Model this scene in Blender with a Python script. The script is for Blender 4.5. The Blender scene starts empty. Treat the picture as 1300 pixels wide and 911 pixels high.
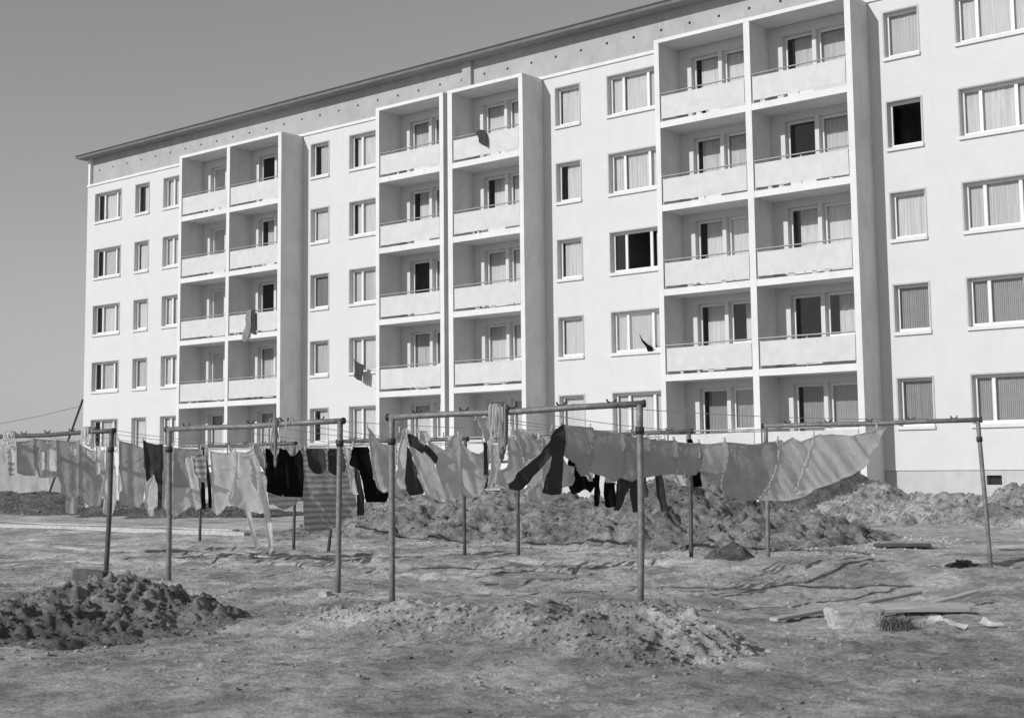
import bpy, bmesh, math, random
from mathutils import Vector, Matrix, noise
random.seed(7)
R = math.radians
COL = bpy.context.scene.collection

# ------------------------------------------------------------------ helpers
def tag(o, label=None, cat=None, group=None, kind=None):
    if label: o['label'] = label
    if cat: o['category'] = cat
    if group: o['group'] = group
    if kind: o['kind'] = kind
    return o

def empty(name, loc=(0, 0, 0), parent=None):
    o = bpy.data.objects.new(name, None); COL.objects.link(o)
    o.location = loc
    if parent: o.parent = parent
    return o

def obj(name, bm, mat, parent=None, smooth=False, loc=None):
    me = bpy.data.meshes.new(name)
    bmesh.ops.recalc_face_normals(bm, faces=bm.faces)
    bm.to_mesh(me); bm.free()
    if smooth:
        for p in me.polygons: p.use_smooth = True
    me.materials.append(mat)
    o = bpy.data.objects.new(name, me); COL.objects.link(o)
    if parent: o.parent = parent
    if loc: o.location = loc
    return o

def box(bm, x0, x1, y0, y1, z0, z1, bev=0.0):
    m = bmesh.new()
    bmesh.ops.create_cube(m, size=1)
    bmesh.ops.scale(m, vec=(x1 - x0, y1 - y0, z1 - z0), verts=m.verts)
    bmesh.ops.translate(m, vec=((x0 + x1) / 2, (y0 + y1) / 2, (z0 + z1) / 2), verts=m.verts)
    if bev: bmesh.ops.bevel(m, geom=m.edges[:], offset=bev, segments=1, affect='EDGES')
    merge(bm, m)

def merge(bm, m):
    me = bpy.data.meshes.new('t'); m.to_mesh(me); m.free(); bm.from_mesh(me); bpy.data.meshes.remove(me)

def tube(bm, pts, r, seg=8, r2=None, cap=True):
    pts = [Vector(p) for p in pts]; n = len(pts); rings = []
    for i, p in enumerate(pts):
        d = (pts[min(i + 1, n - 1)] - pts[max(i - 1, 0)]).normalized()
        a = Vector((0, 0, 1)) if abs(d.z) < .9 else Vector((1, 0, 0))
        x = d.cross(a).normalized(); y = d.cross(x)
        rr = r if r2 is None else r + (r2 - r) * i / (n - 1)
        rings.append([bm.verts.new(p + (x * math.cos(2 * math.pi * k / seg) + y * math.sin(2 * math.pi * k / seg)) * rr) for k in range(seg)])
    for i in range(n - 1):
        for k in range(seg):
            bm.faces.new((rings[i][k], rings[i][(k + 1) % seg], rings[i + 1][(k + 1) % seg], rings[i + 1][k]))
    if cap:
        bm.faces.new(rings[0]); bm.faces.new(rings[-1])

def quad(bm, *pts):
    bm.faces.new([bm.verts.new(p) for p in pts])

# ------------------------------------------------------------------ materials (monochrome stock: every colour is a grey)
def mat(name, c, rough=.8, c2=None, scale=8, detail=6, bump=0, bscale=40, metal=0, spec=.3, lo=.35, hi=.65, stretch=None, bdist=.01):
    m = bpy.data.materials.new(name); m.use_nodes = True
    nt = m.node_tree; N = nt.nodes; L = nt.links
    b = N['Principled BSDF']
    b.inputs['Base Color'].default_value = (c, c, c, 1)
    b.inputs['Roughness'].default_value = rough
    b.inputs['Metallic'].default_value = metal
    b.inputs['Specular IOR Level'].default_value = spec
    tc = N.new('ShaderNodeTexCoord'); src = tc.outputs['Object']
    if stretch:
        mp = N.new('ShaderNodeMapping'); mp.inputs['Scale'].default_value = stretch
        L.new(src, mp.inputs[0]); src = mp.outputs[0]
    if c2 is not None:
        n = N.new('ShaderNodeTexNoise'); n.inputs['Scale'].default_value = scale; n.inputs['Detail'].default_value = detail
        n.inputs['Roughness'].default_value = .65
        r = N.new('ShaderNodeValToRGB'); r.color_ramp.elements[0].position = lo; r.color_ramp.elements[1].position = hi
        r.color_ramp.elements[0].color = (c, c, c, 1); r.color_ramp.elements[1].color = (c2, c2, c2, 1)
        L.new(src, n.inputs['Vector']); L.new(n.outputs['Fac'], r.inputs[0]); L.new(r.outputs[0], b.inputs['Base Color'])
    if bump:
        n2 = N.new('ShaderNodeTexNoise'); n2.inputs['Scale'].default_value = bscale; n2.inputs['Detail'].default_value = 8
        n2.inputs['Roughness'].default_value = .7
        bp = N.new('ShaderNodeBump'); bp.inputs['Strength'].default_value = bump; bp.inputs['Distance'].default_value = bdist
        L.new(src, n2.inputs['Vector']); L.new(n2.outputs['Fac'], bp.inputs['Height']); L.new(bp.outputs[0], b.inputs['Normal'])
    return m

def stained(name, c, c2, cs, rough=.9, bump=.4):
    """plaster or concrete with large soft blotches, rain streaks and fine grain"""
    m = mat(name, c, rough, c2, 1.3, 8, bump, 60, bdist=.006)
    nt = m.node_tree; N = nt.nodes; L = nt.links; b = N['Principled BSDF']
    base = b.inputs['Base Color'].links[0].from_socket
    tc = N.new('ShaderNodeTexCoord'); mp = N.new('ShaderNodeMapping'); mp.inputs['Scale'].default_value = (1.6, 1.6, .45)
    n = N.new('ShaderNodeTexNoise'); n.inputs['Scale'].default_value = 1.6; n.inputs['Detail'].default_value = 7; n.inputs['Roughness'].default_value = .7
    r = N.new('ShaderNodeValToRGB'); r.color_ramp.elements[0].position = .52; r.color_ramp.elements[1].position = .8
    r.color_ramp.elements[0].color = (0, 0, 0, 1); r.color_ramp.elements[1].color = (1, 1, 1, 1)
    mx = N.new('ShaderNodeMix'); mx.data_type = 'RGBA'
    L.new(tc.outputs['Object'], mp.inputs[0]); L.new(mp.outputs[0], n.inputs['Vector']); L.new(n.outputs['Fac'], r.inputs[0])
    L.new(r.outputs[0], mx.inputs['Factor']); L.new(base, mx.inputs[6]); mx.inputs[7].default_value = (cs, cs, cs, 1)
    L.new(mx.outputs[2], b.inputs['Base Color'])
    return m

def cloth_mat(name, c, trans=.35, pat=0, c2=None, pleat=False):
    m = bpy.data.materials.new(name); m.use_nodes = True
    nt = m.node_tree; N = nt.nodes; L = nt.links
    N.remove(N['Principled BSDF']); out = N['Material Output']
    d = N.new('ShaderNodeBsdfDiffuse'); t = N.new('ShaderNodeBsdfTranslucent'); mx = N.new('ShaderNodeMixShader')
    mx.inputs[0].default_value = trans
    tc = N.new('ShaderNodeTexCoord')
    n = N.new('ShaderNodeTexNoise'); n.inputs['Scale'].default_value = 5; n.inputs['Detail'].default_value = 5
    r = N.new('ShaderNodeValToRGB'); r.color_ramp.elements[0].position = .3; r.color_ramp.elements[1].position = .7
    a = c * (.72 if pleat else .86); e = min(.88, c * (1.15 if pleat else 1.08)); src = tc.outputs['Object']
    if pleat:
        mp = N.new('ShaderNodeMapping'); mp.inputs['Scale'].default_value = (3.6, 3.6, .12); L.new(src, mp.inputs[0]); src = mp.outputs[0]; n.inputs['Roughness'].default_value = .7
    r.color_ramp.elements[0].color = (a, a, a, 1); r.color_ramp.elements[1].color = (e, e, e, 1)
    L.new(src, n.inputs['Vector']); L.new(n.outputs['Fac'], r.inputs[0]); colr = r.outputs[0]
    if pat:
        w = N.new('ShaderNodeTexWave'); w.bands_direction = 'X' if pat == 1 else 'Z'
        w.inputs['Scale'].default_value = 5.5 if pat == 1 else 3.4; w.inputs['Distortion'].default_value = .6 if pat == 1 else 1.6
        w.inputs['Detail'].default_value = 2
        rr = N.new('ShaderNodeValToRGB'); rr.color_ramp.elements[0].position = .45; rr.color_ramp.elements[1].position = .6
        q = N.new('ShaderNodeMix'); q.data_type = 'RGBA'
        L.new(tc.outputs['Object'], w.inputs['Vector']); L.new(w.outputs['Fac'], rr.inputs[0]); L.new(rr.outputs[0], q.inputs['Factor'])
        L.new(colr, q.inputs[6]); v = c2 if c2 else c * .6; q.inputs[7].default_value = (v, v, v, 1); colr = q.outputs[2]
    L.new(colr, d.inputs['Color']); L.new(colr, t.inputs['Color'])
    n2 = N.new('ShaderNodeTexNoise'); n2.inputs['Scale'].default_value = 18; n2.inputs['Detail'].default_value = 4
    bp = N.new('ShaderNodeBump'); bp.inputs['Strength'].default_value = .5; bp.inputs['Distance'].default_value = .02
    L.new(tc.outputs['Object'], n2.inputs['Vector']); L.new(n2.outputs['Fac'], bp.inputs['Height'])
    L.new(bp.outputs[0], d.inputs['Normal']); L.new(bp.outputs[0], t.inputs['Normal'])
    L.new(d.outputs[0], mx.inputs[1]); L.new(t.outputs[0], mx.inputs[2]); L.new(mx.outputs[0], out.inputs['Surface'])
    return m

def glass_mat():
    m = bpy.data.materials.new('window_glass'); m.use_nodes = True
    nt = m.node_tree; N = nt.nodes; L = nt.links
    N.remove(N['Principled BSDF']); out = N['Material Output']
    t = N.new('ShaderNodeBsdfTransparent'); g = N.new('ShaderNodeBsdfGlossy'); mx = N.new('ShaderNodeMixShader')
    t.inputs[0].default_value = (.9, .9, .9, 1); g.inputs['Roughness'].default_value = .03
    f = N.new('ShaderNodeFresnel'); f.inputs[0].default_value = 1.7
    L.new(f.outputs[0], mx.inputs[0]); L.new(t.outputs[0], mx.inputs[1]); L.new(g.outputs[0], mx.inputs[2]); L.new(mx.outputs[0], out.inputs['Surface'])
    return m

def soil_mat(name, a, b_, dark, bump=1.0):
    m = mat(name, a, .95, b_, .8, 10, 0, lo=.40, hi=.60)
    nt = m.node_tree; N = nt.nodes; L = nt.links; b = N['Principled BSDF']
    b.inputs['Specular IOR Level'].default_value = .1
    base = b.inputs['Base Color'].links[0].from_socket
    tc = N.new('ShaderNodeTexCoord')
    n = N.new('ShaderNodeTexNoise'); n.inputs['Scale'].default_value = 7; n.inputs['Detail'].default_value = 9; n.inputs['Roughness'].default_value = .72
    r = N.new('ShaderNodeValToRGB'); r.color_ramp.elements[0].position = .38; r.color_ramp.elements[1].position = .56
    r.color_ramp.elements[0].color = (dark, dark, dark, 1); r.color_ramp.elements[1].color = (1, 1, 1, 1)
    mx = N.new('ShaderNodeMix'); mx.data_type = 'RGBA'; mx.blend_type = 'MULTIPLY'; mx.inputs['Factor'].default_value = 1
    L.new(tc.outputs['Object'], n.inputs['Vector']); L.new(n.outputs['Fac'], r.inputs[0]); L.new(base, mx.inputs[6]); L.new(r.outputs[0], mx.inputs[7])
    # grit: small light and dark grains
    ng = N.new('ShaderNodeTexNoise'); ng.inputs['Scale'].default_value = 38; ng.inputs['Detail'].default_value = 6; ng.inputs['Roughness'].default_value = .8
    rgm = N.new('ShaderNodeMapRange'); rgm.inputs['From Min'].default_value = .35; rgm.inputs['From Max'].default_value = .65
    rgm.inputs['To Min'].default_value = .62; rgm.inputs['To Max'].default_value = 1.25
    vm = N.new('ShaderNodeVectorMath'); vm.operation = 'SCALE'
    L.new(tc.outputs['Object'], ng.inputs['Vector']); L.new(ng.outputs['Fac'], rgm.inputs['Value'])
    L.new(mx.outputs[2], vm.inputs[0]); L.new(rgm.outputs[0], vm.inputs['Scale'])
    L.new(vm.outputs[0], b.inputs['Base Color'])
    n2 = N.new('ShaderNodeTexNoise'); n2.inputs['Scale'].default_value = 24; n2.inputs['Detail'].default_value = 12; n2.inputs['Roughness'].default_value = .8
    bp = N.new('ShaderNodeBump'); bp.inputs['Strength'].default_value = bump; bp.inputs['Distance'].default_value = .06
    L.new(tc.outputs['Object'], n2.inputs['Vector']); L.new(n2.outputs['Fac'], bp.inputs['Height']); L.new(bp.outputs[0], b.inputs['Normal'])
    return m

M = dict(
    wall=stained('white_plaster', .60, .63, .575),
    concrete=stained('raw_concrete', .66, .74, .55),
    side=stained('rough_render', .60, .68, .50, bump=.8),
    band=stained('grey_concrete_band', .35, .42, .31),
    trim=stained('white_painted_concrete', .66, .72, .58),
    panel=mat('corrugated_white_panel', .55, .7, .62, 3, 6, .3, 30),
    plinth=stained('grey_plinth_plaster', .46, .53, .41),
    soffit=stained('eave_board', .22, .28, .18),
    fascia=mat('dark_roof_edge', .05, .6), board=mat('eave_front_board', .13, .8, .17, 3),
    roof=mat('roofing_felt', .08, .9, .12, 2),
    frame=mat('white_window_paint', .76, .45, .68, 6),
    surround=mat('grey_window_surround', .42, .8, .5, 5),
    sill=mat('pale_sill', .62, .7, .7, 5),
    rail=mat('galvanised_rail', .32, .5, .4, 9, metal=.4),
    hole=mat('vent_hole_black', .03, .9),
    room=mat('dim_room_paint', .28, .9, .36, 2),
    glass=glass_mat(),
    pipe=mat('weathered_steel_pipe', .15, .55, .26, 14, 8, .4, 80, metal=.3),
    pipe_dark=mat('dark_painted_pipe', .07, .5, .13, 12, 8, .4, 80, metal=.2),
    hook=mat('black_iron_hook', .04, .5),
    rope=mat('clothes_line_cord', .45, .8),
    peg=mat('bleached_wooden_peg', .62, .7, .5, 30),
    wood=mat('weathered_plank', .34, .8, .5, 3, 8, .6, 20, stretch=(1, 9, 9)),
    stone=mat('broken_concrete', .66, .95, .42, 9, 9, 1, 30, bdist=.04),
    darkwood=mat('tarred_board', .05, .7, .09, 5),
    paper=mat('torn_white_paper', .6, .8, .38, 9, 6, .5, 20),
    grass=mat('dry_grass', .10, .8, .18, 12),
    ground=soil_mat('sandy_building_ground', .42, .84, .58),
    soil=soil_mat('dug_soil', .25, .46, .45, 1.0),
    darksoil=soil_mat('damp_dug_soil', .14, .22, .45, 1.0),
    palesoil=soil_mat('dry_crumbled_soil', .34, .60, .42, 1.0),
    mast=mat('mast_steel', .05, .6),
)
TONE = dict(white=.92, pale=.88, light=.72, mid=.52, dark=.07, black=.012)
CM = {}
def cmat(tone, pat):
    if (tone, pat) not in CM:
        CM[(tone, pat)] = cloth_mat('cotton_%s%s' % (tone, ['', '_striped', '_patterned'][pat]), TONE[tone],
                                   .6 if TONE[tone] > .2 else .06, pat)
    return CM[(tone, pat)]
CURT = [cloth_mat('net_curtain_bright', .80, .10, pleat=True), cloth_mat('net_curtain_soft', .66, .10, pleat=True), cloth_mat('curtain_grey', .34, .2, pleat=True), cloth_mat('curtain_striped', .48, .2, 1, .28)]

# ------------------------------------------------------------------ the apartment block
SH = 2.8
T = lambda k: 2.479 + SH * (k - 1)          # top of the window openings of storey k
U0, U1 = -60.0, -5.0                        # the block runs on beyond the right edge of the photo
ZTOP = 14.12                                # top of the white facade, below the grey band
BASE = -1.9
block = empty('apartment_block', (-36, 0, BASE))
tag(block, 'long white five-storey apartment block with protruding balcony bays and a grey band under the eaves', 'apartment block')
def part(name, bm, m, parent=None, smooth=False):
    o = obj(name, bm, m, None, smooth)
    p = parent or block
    o.parent = p
    o.matrix_parent_inverse = p.matrix_world.inverted() if False else Matrix.Identity(4)
    # children are given in world coordinates: undo the offset of the chain of parents
    off = Vector((0, 0, 0)); q = p
    while q is not None:
        off += Vector(q.location); q = q.parent
    o.location = -off
    return o

BIG, SMALL = 2.18, 1.08
WH, SILL = 1.44, 1.522
COLS = [('A', -59.31, BIG), ('B', -55.95, SMALL), ('C', -53.73, BIG), ('D', -43.45, SMALL), ('E', -41.10, BIG),
        ('F', -30.30, SMALL), ('K', -27.97, BIG), ('G', -17.56, SMALL), ('H', -15.31, BIG)]
# protruding bays: (outer left, inner left, inner right, outer right)
BAYS = [(-50.93, -50.74, -47.57, -47.36), (-47.57, -47.36, -44.18, -43.97), (-38.36, -38.17, -34.95, -34.75),
        (-34.53, -34.30, -31.06, -30.87), (-25.18, -24.99, -21.76, -21.54), (-21.76, -21.54, -18.27, -18.07),
        (-12.38, -12.19, -8.96, -8.74), (-8.96, -8.74, -5.47, -5.27)]
PV = -1.2                                   # front plane of the bays
openings = []                               # (u0,u1,z0,z1)
for c, u, w in COLS:
    for k in range(1, 6): openings.append((u, u + w, T(k) - WH, T(k)))
for b in BAYS:
    for k in range(1, 6):
        openings.append((b[1] + .50, b[1] + 1.55, T(k) - 2.22, T(k)))
        openings.append((b[1] + 1.69, b[1] + 2.87, T(k) - WH, T(k)))
vents = [(-15.02, -14.58, -.66, -.39), (-13.55, -13.1, -.66, -.39), (-28.4, -27.96, -.66, -.39), (-41.6, -41.1, -.66, -.39)]
PLZ = -.24
def sheet_with_holes(bm, u0, u1, z0, z1, v, holes, depth):
    us = sorted({u0, u1} | {h[i] for h in holes for i in (0, 1)}); zs = sorted({z0, z1} | {h[i] for h in holes for i in (2, 3)})
    us = [u for u in us if u0 <= u <= u1]; zs = [z for z in zs if z0 <= z <= z1]
    vt = {}
    def V(u, z):
        if (u, z) not in vt: vt[(u, z)] = bm.verts.new((u, v, z))
        return vt[(u, z)]
    for i in range(len(us) - 1):
        for j in range(len(zs) - 1):
            cu, cz = (us[i] + us[i + 1]) / 2, (zs[j] + zs[j + 1]) / 2
            if any(h[0] < cu < h[1] and h[2] < cz < h[3] for h in holes): continue
            bm.faces.new((V(us[i], zs[j]), V(us[i + 1], zs[j]), V(us[i + 1], zs[j + 1]), V(us[i], zs[j + 1])))
    for a, b, c, d in holes:
        w = v + depth
        quad(bm, (a, v, c), (a, w, c), (a, w, d), (a, v, d)); quad(bm, (b, v, c), (b, w, c), (b, w, d), (b, v, d))
        quad(bm, (a, v, c), (b, v, c), (b, w, c), (a, w, c)); quad(bm, (a, v, d), (b, v, d), (b, w, d), (a, w, d))
bm = bmesh.new()
sheet_with_holes(bm, U0, U1, PLZ, ZTOP, 0, openings, .30)
quad(bm, (U0, 0, BASE), (U0, 12, BASE), (U0, 12, 15.5), (U0, 0, 15.5)) if False else None
quad(bm, (U0, 0, PLZ), (U0, 12, PLZ), (U0, 12, 15.56), (U0, 0, 15.56))
quad(bm, (U1, 0, PLZ), (U1, 12, PLZ), (U1, 12, 15.56), (U1, 0, 15.56))
quad(bm, (U0, 12, PLZ), (U1, 12, PLZ), (U1, 12, 15.56), (U0, 12, 15.56))
part('wall', bm, M['wall'])
bm = bmesh.new()
sheet_with_holes(bm, U0 - .02, U1 + .02, BASE, PLZ - .004, .035, vents, .2)
for x in (U0 - .02, U1 + .02): quad(bm, (x, .035, BASE), (x, 12.02, BASE), (x, 12.02, PLZ - .004), (x, .035, PLZ - .004))
quad(bm, (U0 - .02, 12.02, BASE), (U1 + .02, 12.02, BASE), (U1 + .02, 12.02, PLZ - .004), (U0 - .02, 12.02, PLZ - .004))
quad(bm, (U0 - .02, .035, PLZ - .004), (U1, .035, PLZ - .004), (U1, .3, PLZ - .004), (U0, .3, PLZ - .004))
part('plinth', bm, M['plinth'])
for a, b, c, d in vents:
    bm = bmesh.new(); quad(bm, (a, .2, c), (b, .2, c), (b, .2, d), (a, .2, d))
    vo = part('cellar_vent', bm, M['hole'])
    bm = bmesh.new()
    for i in range(1, 6): box(bm, a + (b - a) * i / 6 - .006, a + (b - a) * i / 6 + .006, .09, .1, c, d)
    part('vent_bar', bm, M['fascia'], vo)
# dim rooms behind the windows: back wall and floors
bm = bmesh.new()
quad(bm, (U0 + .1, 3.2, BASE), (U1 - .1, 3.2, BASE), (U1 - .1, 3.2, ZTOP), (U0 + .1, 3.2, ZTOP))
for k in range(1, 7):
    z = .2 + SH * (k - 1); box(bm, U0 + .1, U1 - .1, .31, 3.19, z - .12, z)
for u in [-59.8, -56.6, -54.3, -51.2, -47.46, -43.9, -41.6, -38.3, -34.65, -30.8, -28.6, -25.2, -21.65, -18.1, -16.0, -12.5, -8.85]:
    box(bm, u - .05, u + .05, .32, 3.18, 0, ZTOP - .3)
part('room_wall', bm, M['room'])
# grey band (attic wall) set back a little, corner pier, pilaster, white ledge
bm = bmesh.new(); quad(bm, (U0 + .17, .15, ZTOP), (U1, .15, ZTOP), (U1, .15, 15.57), (U0 + .17, .15, 15.57)); part('attic_band', bm, M['band'])
bm = bmesh.new(); box(bm, U0, U0 + .17, .004, .3, ZTOP + .12, 15.555); part('corner_pier', bm, M['trim'])
bm = bmesh.new(); box(bm, -34.86, -34.42, .0, .16, ZTOP + .121, 15.554); part('attic_pilaster', bm, M['band'])
bm = bmesh.new(); box(bm, U0 - .003, U1, -.055, .149, ZTOP, ZTOP + .12, .008); part('cornice_ledge', bm, M['trim'])
u = -59.25; hi = 0
while u < -8:
    bm = bmesh.new()
    if abs(u + 34.64) > .3:
        zz = 14.94 + random.uniform(-.02, .02)
        bmesh.ops.create_circle(bm, cap_ends=True, segments=12, radius=.05, matrix=Matrix.Translation((u, .146, zz)) @ Matrix.Rotation(R(90), 4, 'X'))
        if u > -13.5: bm.free()
        else: part('vent_hole', bm, M['hole'])
    else: bm.free()
    u += 1.155
# roof with overhanging eave
bm = bmesh.new()
quad(bm, (U0 - .45, -.45, 15.72), (U1 + .4, -.45, 15.72), (U1 + .4, 6, 16.1), (U0 - .45, 6, 16.1))
quad(bm, (U0 - .45, 6, 16.1), (U1 + .4, 6, 16.1), (U1 + .4, 12.4, 15.72), (U0 - .45, 12.4, 15.72))
roof = part('roof', bm, M['roof'])
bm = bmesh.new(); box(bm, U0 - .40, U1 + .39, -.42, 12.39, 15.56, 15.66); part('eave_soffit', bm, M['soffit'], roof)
bm = bmesh.new(); box(bm, U0 - .43, U1 + .41, -.45, -.421, 15.55, 15.662); part('eave_board', bm, M['board'], roof)
bm = bmesh.new(); box(bm, U0 - .47, U1 + .42, -.47, 12.42, 15.665, 15.73, .01); part('eave_edge', bm, M['fascia'], roof)

# windows
def ring(bm, u0, u1, z0, z1, v0, v1, w, wb=None, wt=None):
    wb = w if wb is None else wb; wt = w if wt is None else wt
    box(bm, u0, u0 + w, v0, v1, z0, z1); box(bm, u1 - w, u1, v0, v1, z0, z1)
    box(bm, u0 + w, u1 - w, v0, v1, z0, z0 + wb); box(bm, u0 + w, u1 - w, v0, v1, z1 - wt, z1)
def curtain(u0, u1, z0, z1, style, parent, v=.29, amp=.012, per=.13):
    bm = bmesh.new(); n = max(8, int((u1 - u0) / .018)); rows = []
    ph = random.random() * 9; amp = random.uniform(.010, .024); per = random.uniform(.10, .17)
    for j in (0, 1):
        rows.append([bm.verts.new((u0 + (u1 - u0) * i / n,
            v + amp * (1.0 - .5 * j) * math.sin(2 * math.pi * (u0 + (u1 - u0) * i / n) / per * (1 + .25 * noise.noise(Vector((u0 * 3 + i * .03, ph, 0)))) + ph)
            + .012 * noise.noise(Vector((i * .1, ph, 3))), z0 if j == 0 else z1)) for i in range(n + 1)])
    for i in range(n): bm.faces.new((rows[0][i], rows[0][i + 1], rows[1][i + 1], rows[1][i]))
    return part('curtain', bm, CURT[style], parent, True)
VF0, VF1 = .175, .235
DARK = {('K', 3), ('G', 4)}                # open or uncurtained
GREY = {('D', 3): 2}
def window(c, k, u, w, door=False):
    z1 = T(k); z0 = z1 - (2.22 if door else WH)
    bm = bmesh.new()
    ring(bm, u + .004, u + w - .004, z0 + .03, z1 - .004, VF0, VF1, .085, .1)
    if w > 2:
        for a in (.52, 1.56): box(bm, u + a, u + a + .1, VF0 + .002, VF1 - .002, z0 + .13, z1 - .09)
    if door: box(bm, u + .09, u + w - .09, VF0 + .002, VF1 - .002, z0 + .13, z0 + .75)
    wn = part('balcony_door' if door else 'window', bm, M['frame'])
    if not door:
        bm = bmesh.new()                    # thin surround standing proud of the plaster, then the sill
        e = .045
        if c != 'bay':
            ring(bm, u - e, u + w + e, z0 - .002, z1 + e, -.018, .0, e, .001); part('surround', bm, M['surround'], wn)
        else: bm.free()
        bm = bmesh.new(); box(bm, u - .05, u + w + .05, -.07, VF0, z1 - SILL, z0 + .028, .008); part('sill', bm, M['sill'], wn)
    openw = (c, k) in DARK
    bm = bmesh.new(); vg = (VF0 + VF1) / 2
    zb = z0 + (.75 if door else .13)
    if openw and w < 2:                     # casement swung inwards, no pane across the opening
        box(bm, u + .09, u + .12, VF1, VF1 + .7, z0 + .13, z1 - .09)
    elif openw:
        quad(bm, (u + .09, vg, zb), (u + .52, vg, zb), (u + .52, vg, z1 - .09), (u + .09, vg, z1 - .09))
    else:
        quad(bm, (u + .09, vg, zb), (u + w - .09, vg, zb), (u + w - .09, vg, z1 - .09), (u + .09, vg, z1 - .09))
    part('pane', bm, M['glass'], wn)
    return wn, z0, z1
rs = random.Random(11)
for c, u, w in COLS:
    for k in range(1, 6):
        wn, z0, z1 = window(c, k, u, w)
        if (c, k) in DARK:
            if c == 'K': curtain(u + 1.75, u + 2.1, z0 + .05, z1 - .02, 1, wn)
            continue
        st = rs.choice([0, 0, 0, 1]) if c in 'ABCDE' else rs.choice([0, 0, 1])
        if c in 'GH' and k <= 2: st = 3
        if (c, k) in (('D', 3),): st = 2
        if (c, k) == ('H', 3): st = 1
        gaps = []
        if w < 2:
            a = rs.choice([.02, .02, .02, .05, .1, .15]) ; b = rs.choice([0, 0, 0, .12])
            if (c, k) in (('D', 1), ('D', 5), ('F', 4)): a = .3
            if (c, k) == ('B', 5): a = .38
            curtain(u + a, u + w - b - .02, z0 + .03 + rs.choice([0, 0, .0, .12]), z1 - .02, st, wn)
        else:
            r_ = rs.random()
            if c == 'A' or (r_ < .25 and c not in 'KH'): segs = [(.45 if c == 'A' else .22, 1.6), (1.6, 2.14)]
            elif r_ < .5: segs = [(.02, .5), (.62, 2.14)]
            else: segs = [(.02, 2.16)]
            for a, b in segs: curtain(u + a, u + b, z0 + .03, z1 - .02, st, wn)
for bi, b in enumerate(BAYS):
    for k in range(1, 6):
        dn, z0, z1 = window('bay', k, b[1] + .50, 1.05, True)
        dark = (bi, k) in ((5, 4), (5, 2), (2, 3), (1, 5), (1, 3))
        st = 3 if (bi >= 4 and k == 1) else rs.choice([0, 0, 1]) if bi > 1 else rs.choice([1, 1, 1, 2])
        if not dark: curtain(b[1] + .5 + (rs.choice([.2, .24, .3]) if bi > 3 else rs.choice([.03, .03, .03, .3])), b[1] + 1.53, z0 + .03, z1 - .02, st, dn)
        wn, z0, z1 = window('bay', k, b[1] + 1.69, 1.18)
        a = .02
        if (bi, k) == (4, 2): a = .5
        if (bi, k) == (5, 2): a = .35
        curtain(b[1] + 1.69 + a, b[1] + 2.85, z0 + .03, z1 - .02, st, wn)

# balcony bays: side walls, slabs, panels, rails
ZB0, ZB1 = BASE, 14.0
def side_wall(u0, u1, name='bay_side_wall'):
    bm = bmesh.new(); box(bm, u0, u1, PV + .004, -.004, ZB0, ZB1 - .001); o = part(name, bm, M['side'])
    bm = bmesh.new(); box(bm, u0, u1, PV - .012, PV + .0035, ZB0, ZB1 + .1); part('front_edge', bm, M['trim'], o)
for u0, u1 in ((-50.93, -50.74), (-47.57, -47.36), (-44.18, -43.97), (-38.36, -38.17), (-34.95, -34.75), (-34.53, -34.30),
               (-31.06, -30.87), (-25.18, -24.99), (-21.76, -21.54), (-18.27, -18.07),
               (-12.38, -12.19), (-8.96, -8.74), (-5.47, -5.27)):
    side_wall(u0, u1)
for a, b in ((-50.93, -43.97), (-38.36, -34.75), (-34.53, -30.87), (-25.18, -18.07), (-12.38, -5.27)):
    bm = bmesh.new(); box(bm, a, b, PV - .02, -.058, ZB1 + .002, ZB1 + .13, .006); part('bay_roof', bm, M['trim'])
for bi, b in enumerate(BAYS):
    for k in range(1, 6):
        zt = -.08 + .2 + SH * (k - 1)       # top of the balcony floor
        i0, i1 = b[1] + .002, b[2] - .002
        bm = bmesh.new(); box(bm, i0, i1, PV + .02, -.003, zt - .2, zt)
        bl = part('balcony_slab', bm, M['concrete'])
        bm = bmesh.new(); box(bm, i0, i1, PV - .008, PV + .019, zt - .215, zt + .003, .004); part('slab_edge', bm, M['trim'], bl)
        # corrugated panel hung between two posts, daylight gap below it
        bm = bmesh.new(); p0, p1, q0, q1 = i0 + .04, i1 - .04, zt + .10, zt + .86
        n = int((p1 - p0) / .03); ra = []; rb = []
        tilt = rs.uniform(-.012, .012)
        for i in range(n + 1):
            u = p0 + (p1 - p0) * i / n; v = PV + .03 + (.003 if i % 2 else -.003)
            sag = tilt * (i / n) + .004 * math.sin(i * .35)
            ra.append(bm.verts.new((u, v, q0 + sag))); rb.append(bm.verts.new((u, v, q1)))
        for i in range(n): bm.faces.new((ra[i], ra[i + 1], rb[i + 1], rb[i]))
        pn = part('balcony_panel', bm, M['panel']); sm = pn.modifiers.new('thick', 'SOLIDIFY'); sm.thickness = .012
        bm = bmesh.new()
        tube(bm, [(i0, PV + .02, zt + .955), (i1, PV + .02, zt + .955)], .024, 8)
        for f in (0, .5, 1):
            u = i0 + .03 + (i1 - i0 - .06) * f; box(bm, u - .015, u + .015, PV + .05, PV + .075, zt, zt + .94)
        for i in range(rs.choice([0, 2, 3])):
            u = i0 + rs.uniform(.3, 2.8); box(bm, u - .05, u + rs.uniform(.05, .2), PV + .04, PV + .06, zt, zt + .1)
        part('handrail', bm, M['rail'], pn)
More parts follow.
